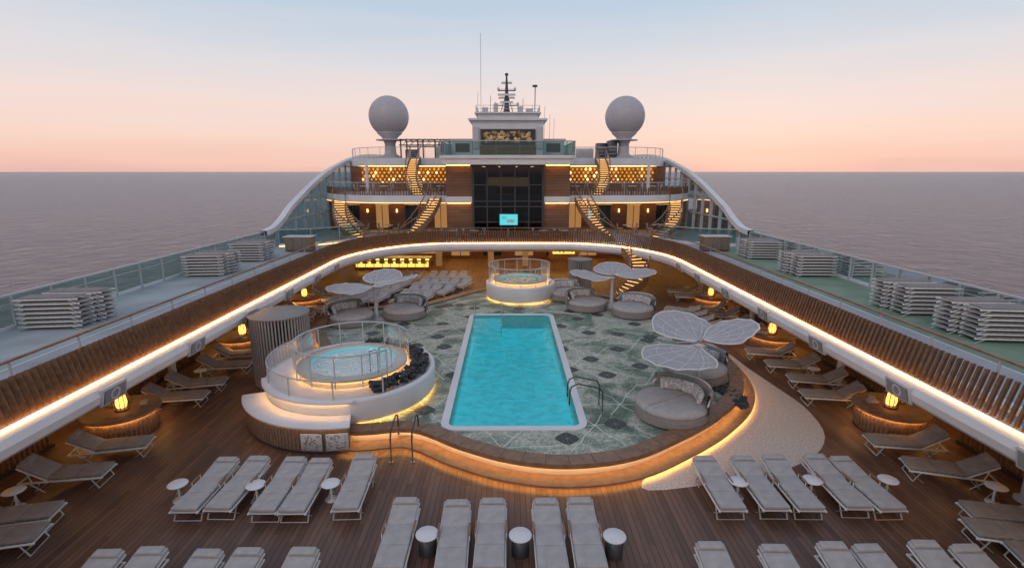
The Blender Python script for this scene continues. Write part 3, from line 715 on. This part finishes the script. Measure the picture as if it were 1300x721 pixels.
# ------------------------------------------------------------------ parasols
def parasol(x,y,zb,h,angs,L_,name='petal_parasol',rz=0):
    mb=MB()
    mb.lathe((x,y,zb),[(.42,0),(.42,.06),(.14,.14),(.10,.5),(.07,h-.2),(.12,h-.05),(.25,h+.02),(.001,h+.06)],'offwhite',20)
    for a0,lm,tilt,dz in angs:
        T=Matrix.Translation((x,y,zb+h+dz))@Matrix.Rotation(math.radians(a0),4,'Z')@Matrix.Rotation(math.radians(-tilt),4,'Y')
        NS=12;NR=7;vs=[]
        def pt(u,v):
            ph=u*math.radians(56)*(0.35+.65*(1-(v-.55)**2*1.2)); 
            # straight-edged hexagonal leaf outline (facets every 4 ribs)
            uu=abs(u); Rm=L_*lm*(1-.10*uu if uu<.34 else .966-.36*(uu-.34))
            r=.12+(Rm-.12)*v
            zz=.10*math.sin(v*pi/2)*2*v+ .02*(1 if round((u+1)*NS/2)%2 else -1)*v - .16*u*u*v
            return (r*math.cos(ph),r*math.sin(ph),zz)
        for i in range(NS+1):
            for j in range(NR+1): vs.append(pt(-1+2*i/NS,j/NR))
        k=NR+1; fs=[(i*k+j,(i+1)*k+j,(i+1)*k+j+1,i*k+j+1) for i in range(NS) for j in range(NR)]
        mb.add(vs,fs,'shade_fabric',False,T)
        for i in range(2,NS-1,2): mb.tube([pt(-1+2*i/NS,j/NR) for j in range(NR+1)],.011,'frame_white',5,T)
        mb.tube([pt(-1,j/NR) for j in range(NR+1)],.03,'frame_white',5,T); mb.tube([pt(1,j/NR) for j in range(NR+1)],.03,'frame_white',5,T)
        mb.tube([pt(-1+2*i/NS,1) for i in range(NS+1)],.03,'frame_white',5,T)
        for vv in(.45,.72): mb.tube([pt(-1+2*i/NS,vv) for i in range(NS+1)],.007,'frame_white',5,T)
    mb.build(name)
parasol(6.4,16.2,.45,1.9,[(218,1.0,-8,0),(105,.9,9,.10),(0,.8,12,.2)],2.35)
parasol(-6.9,25.9,.45,1.75,[(195,1,-4,0),(80,.85,6,.12),(-20,1.0,6,.2)],2.4)
parasol(5.9,28.3,.45,1.7,[(175,1,2,0),(80,.85,6,.12),(-5,1.0,0,.2)],2.4)

# ------------------------------------------------------------------ daybeds
def daybed_mesh():
    mb=MB(); r=1.12
    mb.lathe((0,0,0),[(r-.15,.0),(r-.05,.04),(r,.10),(r,.32),(r-.04,.34),(.01,.34)],'wicker',40)
    for k in range(5): mb.lathe((0,0,.07+k*.055),[(r-.005,0),(r+.018,.02),(r-.005,.04)],'cushion_dark',40)
    mb.lathe((0,0,0),[(r-.06,.33),(r-.01,.38),(r,.45),(r-.05,.53),(r-.2,.565),(.01,.575)],'cushion',40)
    mb.box((0,-.1,.578),(.012,1.8,.006),'cushion_dark')
    mb.lathe((0,0,0),[(r+.02,.30),(r+.05,.34),(r+.08,.95),(r+.03,1.0),(r-.03,.97),(r-.06,.5)],'wicker',30,20,160)
    for k in range(6):
        z=.38+k*.1; mb.tube([((r+.075)*math.cos(math.radians(a)),(r+.075)*math.sin(math.radians(a)),z) for a in range(18,163,6)],.018,'cushion_dark',5)
    mb.tube([((r+.03)*math.cos(math.radians(a)),(r+.03)*math.sin(math.radians(a)),1.0-.35*(abs(a-90)/75)**4) for a in range(15,166,5)],.03,'frame_white',6)
    for a in(40,68,95,122,145):
        q=math.radians(a); mb.rbox((.82*math.cos(q),.82*math.sin(q),.75),(.16,.40,.38),.07,'pillow',rz=q+.15*math.sin(a),ry=.25,seg=3)
    mb.cyl((0,0,0),r-.2,.05,'dark_steel',24)
    return mb.mesh('round_daybed')
dbm=daybed_mesh()
for x,y,a in((5.15,14.95,-60),(7.0,18.0,-20),(-8.0,25.2,60),(-5.5,26.4,-30),(4.4,27.9,40),(6.7,26.6,-40),(3.6,30.2,30)):
    put('round_daybed',dbm,(x,y,.454),math.radians(a))

# ------------------------------------------------------------------ loungers
def lounger_mesh(name,back,cm):
    mb=MB(); W=.60
    for sx in(-1,1):
        mb.rbox((sx*.315,-.02,.30),(.035,1.96,.05),.008,'frame_white',seg=1)
        for y,ln in((-.72,-.16),(.45,.16)):
            mb.tube([(sx*.315,y,.29),(sx*.315,y+ln,0.01)],.018,'frame_white',6)
            mb.tube([(sx*.315,y+ln*1.6,.29),(sx*.315,y-ln*.5,0.01)],.014,'frame_white',6)
    for y in(-.95,-.3,.3,.94): mb.box((0,y,.30),(.60,.04,.03),'frame_white')
    for k in range(10): mb.box((0,-.88+k*.13,.325),(.58,.06,.012),'wicker')
    for y in(-.88,.61): mb.tube([(-.315,y,.02),(.315,y,.02)],.012,'frame_white',5)
    mb.rbox((0,-.66,.375),(W,.62,.085),.03,cm,seg=3); mb.rbox((0,-.03,.375),(W,.63,.085),.03,cm,seg=3)
    T=Matrix.Translation((0,.29,.345))@Matrix.Rotation(math.radians(back),4,'X')
    mb.rbox((0,.38,.03),(W,.76,.085),.03,cm,M=T,seg=3)
    mb.rbox((0,.36,-.03),(W+.03,.76,.03),.01,'frame_white',M=T,seg=1)
    mb.rbox((0,.68,.085),(.50,.17,.07),.03,cm,M=T,seg=3)
    mb.box((0,.57,.0755),(W+.005,.025,.004),'cushion_dark',M=T)
    if back>15: 
        for sx in(-1,1): mb.tube([(sx*.28,.65,.30),(sx*.28,.29+.55*math.cos(math.radians(back)),.33+.55*math.sin(math.radians(back)))],.014,'frame_white',5)
    for sx in(-1,1):
        if back<15: mb.rbox((sx*.335,.12,.47),(.04,.42,.025),.008,'wood_trim',seg=1); mb.tube([(sx*.335,-.05,.31),(sx*.335,-.05,.46)],.012,'frame_white',5); mb.tube([(sx*.335,.30,.31),(sx*.335,.30,.46)],.012,'frame_white',5)
    return mb.mesh(name)
LF=[lounger_mesh('sun_lounger',b,'cushion') for b in(6,9,12)]; lu=lounger_mesh('sun_lounger_up',32,'cushion_dark'); lm_=lounger_mesh('sun_lounger_mid',22,'cushion')
def jit(a): return random.uniform(-a,a)
for x in(-7.5,-6.78,-5.72,-4.98,-3.85, 5.2,6.3,7.05,8.2,8.95): put('sun_lounger',random.choice(LF),(x+jit(.04),11.45+jit(.08),0),jit(.035))
for x in(-2.37,-1.17,-.38,.87,1.68): put('sun_lounger',random.choice(LF),(x+jit(.03),9.6+jit(.06),0),jit(.03))
for x in(-8.0,-7.2,-6.1,-5.3,-4.15,4.1,5.4,6.6,7.35,8.5,9.3): put('sun_lounger',random.choice(LF),(x+jit(.03),8.05+jit(.08),0),jit(.035))
def table_mesh(dark):
    mb=MB()
    if dark: 
        mb.lathe((0,0,0),[(.19,0),(.19,.42),(.15,.43)],'dark_steel',28); mb.lathe((0,0,0),[(.001,.43),(.23,.43),(.245,.445),(.245,.46),(.235,.475),(.001,.475)],'white_paint',28)
    else:
        mb.lathe((0,0,0),[(.16,0),(.16,.015),(.03,.03),(.025,.43)],'frame_white',20); mb.lathe((0,0,0),[(.001,.43),(.22,.43),(.235,.445),(.22,.46),(.001,.46)],'white_paint',28)
        for a in(0,120,240): mb.tube([(0,0,.3),(.15*math.cos(math.radians(a)),.15*math.sin(math.radians(a)),.01)],.01,'frame_white',5)
    return mb.mesh('side_table')
tw,td=table_mesh(False),table_mesh(True)
for x,y in((-8.2,11.4),(-6.25,11.35),(-4.42,11.4),(5.75,11.4),(7.63,11.45),(9.55,11.45)): put('side_table',tw,(x,y,0))
for x,y in((-1.74,9.55),(.25,9.5),(2.25,9.45)): put('side_table',td,(x,y,0))
def drum_mesh():
    mb=MB(); r=.92
    mb.lathe((0,0,0),[(r-.06,0),(r-.06,.06),(r,.08),(r,.66),(r-.02,.68)],'wood_trim',40)
    n=48
    for i in range(n): a=2*pi*i/n; mb.box(((r+.01)*math.cos(a),(r+.01)*math.sin(a),.35),(.02,.045,.52),'wood_trim',rz=a)
    mb.lathe((0,0,0),[(.01,.70),(r+.12,.70),(r+.14,.72),(r+.14,.76),(r+.11,.78),(.01,.78)],'wood_trim',40)
    mb.lathe((0,0,0),[(r+.04,.694),(r+.09,.694)],'led',40)
    mb.cyl((0,0,0),r-.1,.04,'dark_steel',24)
    for i,(dx,dy) in enumerate(((-.45,.2),(-.3,.45),(.5,.3))): mb.rbox((dx,dy,.83),(.3,.2,.09),.03,'cushion',rz=i)
    return mb.mesh('round_wooden_cabinet')
def lamp_mesh():
    mb=MB(); mb.cyl((0,0,0),.12,.03,'dark_steel',16)
    mb.lathe((0,0,0),[(.001,.05),(.08,.06),(.10,.15),(.08,.30),(.001,.32)],'lamp_glow',16)
    for i in range(12):
        a=2*pi*i/12; mb.tube([(.12*math.cos(a),.12*math.sin(a),.02),(.15*math.cos(a),.15*math.sin(a),.18),(.11*math.cos(a),.11*math.sin(a),.38)],.008,'wood_trim',4)
    mb.lathe((0,0,0),[(.11,.37),(.125,.38),(.11,.40)],'wood_trim',16)
    mb.tube([(-.11,0,.39),(-.06,0,.48),(.06,0,.48),(.11,0,.39)],.01,'dark_steel',5)
    return mb.mesh('table_lantern')
dm,lmm=drum_mesh(),lamp_mesh()
for sx in(-1,1):
    for y in(7.2,14.9,22.3,29.5):
        put('round_wooden_cabinet',dm,(sx*12.1,y,0),jit(2)); put('table_lantern',lmm,(sx*12.0,y-.1,.78),jit(1),1.6)
        for dy in(1.7,3.15,4.75,6.15):
            yy=y+dy+jit(.15)
            if yy>34: continue
            if dy==6.15 and y==7.2: yy=13.45
            put('sun_lounger',lu,(sx*(11.5+jit(.2)),yy,0),sx*(-pi/2-.22)+jit(.08))
        put('side_table',tw,(sx*12.0,y+3.95,0))
    put('sun_lounger',lu,(sx*11.1,9.6,0),sx*(-pi/2-.22)); 
for r_,y in enumerate((28.9,30.9,32.9,34.9,36.9)):
    for k in range(11):
        x=-11.2+k*.74+r_*.3+(0.5 if k>4 else 0)
        lim=(-7.2,-4.9,-4.0,-3.0,-3.0)[r_]
        if x>lim or x<-10.9: continue
        if y<29 and x>-9.8: continue
        put('sun_lounger',lm_,(x+jit(.05),y,0),-.28+jit(.04))
for k in range(5): put('sun_lounger',lm_,(9.9,24.2+k*0.95,0),-pi/2-.5)
def stack_mesh():
    mb=MB()
    for i in range(7):
        z=.12+i*.15; o=(i%2)*.04
        for sy in(-1,1): mb.rbox((o,sy*.33,z),(1.95,.035,.05),.008,'frame_white',seg=1)
        for k in range(9): mb.box((-.85+k*.21+o,0,z+.01),(.09,.62,.015),'frame_white')
        mb.box((o,0,z+.045),(1.7,.58,.035),'cushion_dark')
        for sx in(-1,1):
            for sy in(-1,1): mb.tube([(o+sx*.65,sy*.35,z),(o+sx*.95,sy*.35,z-.13)],.014,'frame_white',5)
    return mb.mesh('stacked_sun_loungers')
sm=stack_mesh()
for x,y,a in((-15.1,16.6,.10),(-15.0,17.55,.06),(-15.1,25.3,.08),(-15.0,26.3,.04),(-15.1,29.6,.05),(-15.1,30.6,.08),(15.2,15.0,-.10),(15.1,15.95,-.05),(15.2,18.0,-.08),(15.1,19.0,-.05),(15.2,25.0,-.04),(15.1,26,-.1),(15.2,30.2,-.1),(15.2,31.2,-.05)):
    put('stacked_sun_loungers',sm,(x,y,DZ+.005),a)
for sx in(-1,1):
    mb=MB(); mb.rbox((sx*13.6,33.4,DZ+.5),(1.7,.8,.9),.03,'wood_trim',seg=1); mb.box((sx*13.6,33.4,DZ+.98),(1.85,.95,.05),'offwhite'); 
    for k in range(3): mb.box((sx*13.6-.55+k*.55,32.99,DZ+.5),(.5,.02,.7),'wood_grey')
    mb.build('towel_cabinet')
def rails(name,x,y,rz,z0=0.0,h=.95):
    mb=MB()
    for s_ in(-1,1):
        mb.tube([(s_*.3,-.55,0),(s_*.3,-.55,h*.75),(s_*.3,-.45,h*.95),(s_*.3,-.2,h),(s_*.3,.25,h+.1),(s_*.3,.45,h),(s_*.3,.5,h*.8),(s_*.3,.5,.3)],.024,'dark_steel',8)
        mb.cyl((s_*.3,-.55,0),.06,.02,'steel',12)
    for z in(.25,.5): mb.tube([(-.3,.5,z),(.3,.5,z)],.02,'steel',6)
    o=mb.build(name,(x,y,z0),rz)
rails('step_handrail',-3.0,13.6,0.0); rails('pool_ladder',2.45,15.4,pi/2,.46,.9)
ch=MB()
for sx in(-1,1):
    for sy in(-1,1): ch.tube([(sx*.2,sy*.2,.42),(sx*.24,sy*.24,0)],.014,'dark_steel',5)
ch.rbox((0,0,.44),(.46,.46,.07),.02,'cushion'); ch.rbox((0,.22,.68),(.46,.06,.42),.02,'cushion',rx=-.15)
chm=ch.mesh('cafe_chair')
tb=MB(); tb.cyl((0,0,0),.22,.02,'dark_steel',14); tb.cyl((0,0,.02),.03,.68,'dark_steel',8); tb.cyl((0,0,.70),.38,.03,'white_paint',20); tbm=tb.mesh('cafe_table')
for x in(-4.2,-2.6,2.7,4.3,-10,10,-12.5,12.5):
    put('cafe_table',tbm,(x,38.9 if abs(x)<6 else 43,DZ)); 
    for s_ in(-1,1): put('cafe_chair',chm,(x+s_*.6,38.9 if abs(x)<6 else 43,DZ),s_*-pi/2)
for x in(-12,-10.4,-5.6,5.6,10.4,12):
    put('cafe_table',tbm,(x,43.5,6.1))
    for s_ in(-1,1): put('cafe_chair',chm,(x+s_*.6,43.5,6.1),s_*-pi/2)

# ------------------------------------------------------------------ world & light
w=bpy.data.worlds.new('World'); sc.world=w; w.use_nodes=True; nt=w.node_tree; nt.nodes.clear()
out=N(nt,'ShaderNodeOutputWorld')
tc=N(nt,'ShaderNodeTexCoord'); sp=N(nt,'ShaderNodeSeparateXYZ'); L(nt,tc.outputs['Generated'],sp.inputs[0])
mp=N(nt,'ShaderNodeMapping'); mp.inputs['Scale'].default_value=(1.2,1.2,14); L(nt,tc.outputs['Generated'],mp.inputs[0])
nz=N(nt,'ShaderNodeTexNoise',Scale=2.2,Detail=5.,Roughness=.55); L(nt,mp.outputs[0],nz.inputs['Vector'])
ma=N(nt,'ShaderNodeMath',operation='MULTIPLY_ADD'); L(nt,nz.outputs['Fac'],ma.inputs[0]); ma.inputs[1].default_value=.055; L(nt,sp.outputs[2],ma.inputs[2])
mc=N(nt,'ShaderNodeMath',operation='SUBTRACT'); L(nt,ma.outputs[0],mc.inputs[0]); mc.inputs[1].default_value=.0275
r=ramp(nt,mc.outputs[0],[(0,(.82,.50,.44)),(.02,(.92,.58,.48)),(.06,(.95,.69,.59)),(.11,(.90,.73,.68)),(.18,(.74,.72,.75)),(.27,(.52,.63,.75)),(.5,(.42,.50,.64)),(1,(.32,.40,.55))])
bg=N(nt,'ShaderNodeBackground',Strength=1.0); L(nt,r.outputs[0],bg.inputs[0])
sky=N(nt,'ShaderNodeTexSky',sky_type='NISHITA'); sky.sun_disc=False; sky.sun_elevation=math.radians(4); sky.sun_rotation=math.radians(25)
bg2=N(nt,'ShaderNodeBackground',Strength=.002); L(nt,sky.outputs[0],bg2.inputs[0])
ad=N(nt,'ShaderNodeAddShader'); L(nt,bg.outputs[0],ad.inputs[0]); L(nt,bg2.outputs[0],ad.inputs[1]); L(nt,ad.outputs[0],out.inputs[0])
sd=bpy.data.lights.new('sun','SUN'); sd.energy=.45; sd.angle=math.radians(14); sd.color=(1,.78,.64)
so=bpy.data.objects.new('sun',sd); sc.collection.objects.link(so); so.rotation_euler=(math.radians(55),0,math.radians(-25))
cd=bpy.data.cameras.new('camera'); cd.lens=18; cd.sensor_width=36; cd.clip_end=200000; cd.clip_start=.1
co=bpy.data.objects.new('camera',cd); sc.collection.objects.link(co); co.location=(0,0,8); co.rotation_euler=(math.radians(90-12.37),0,math.radians(-.44)); sc.camera=co
sc.view_settings.view_transform='Standard'; sc.view_settings.look='None'; sc.view_settings.exposure=0
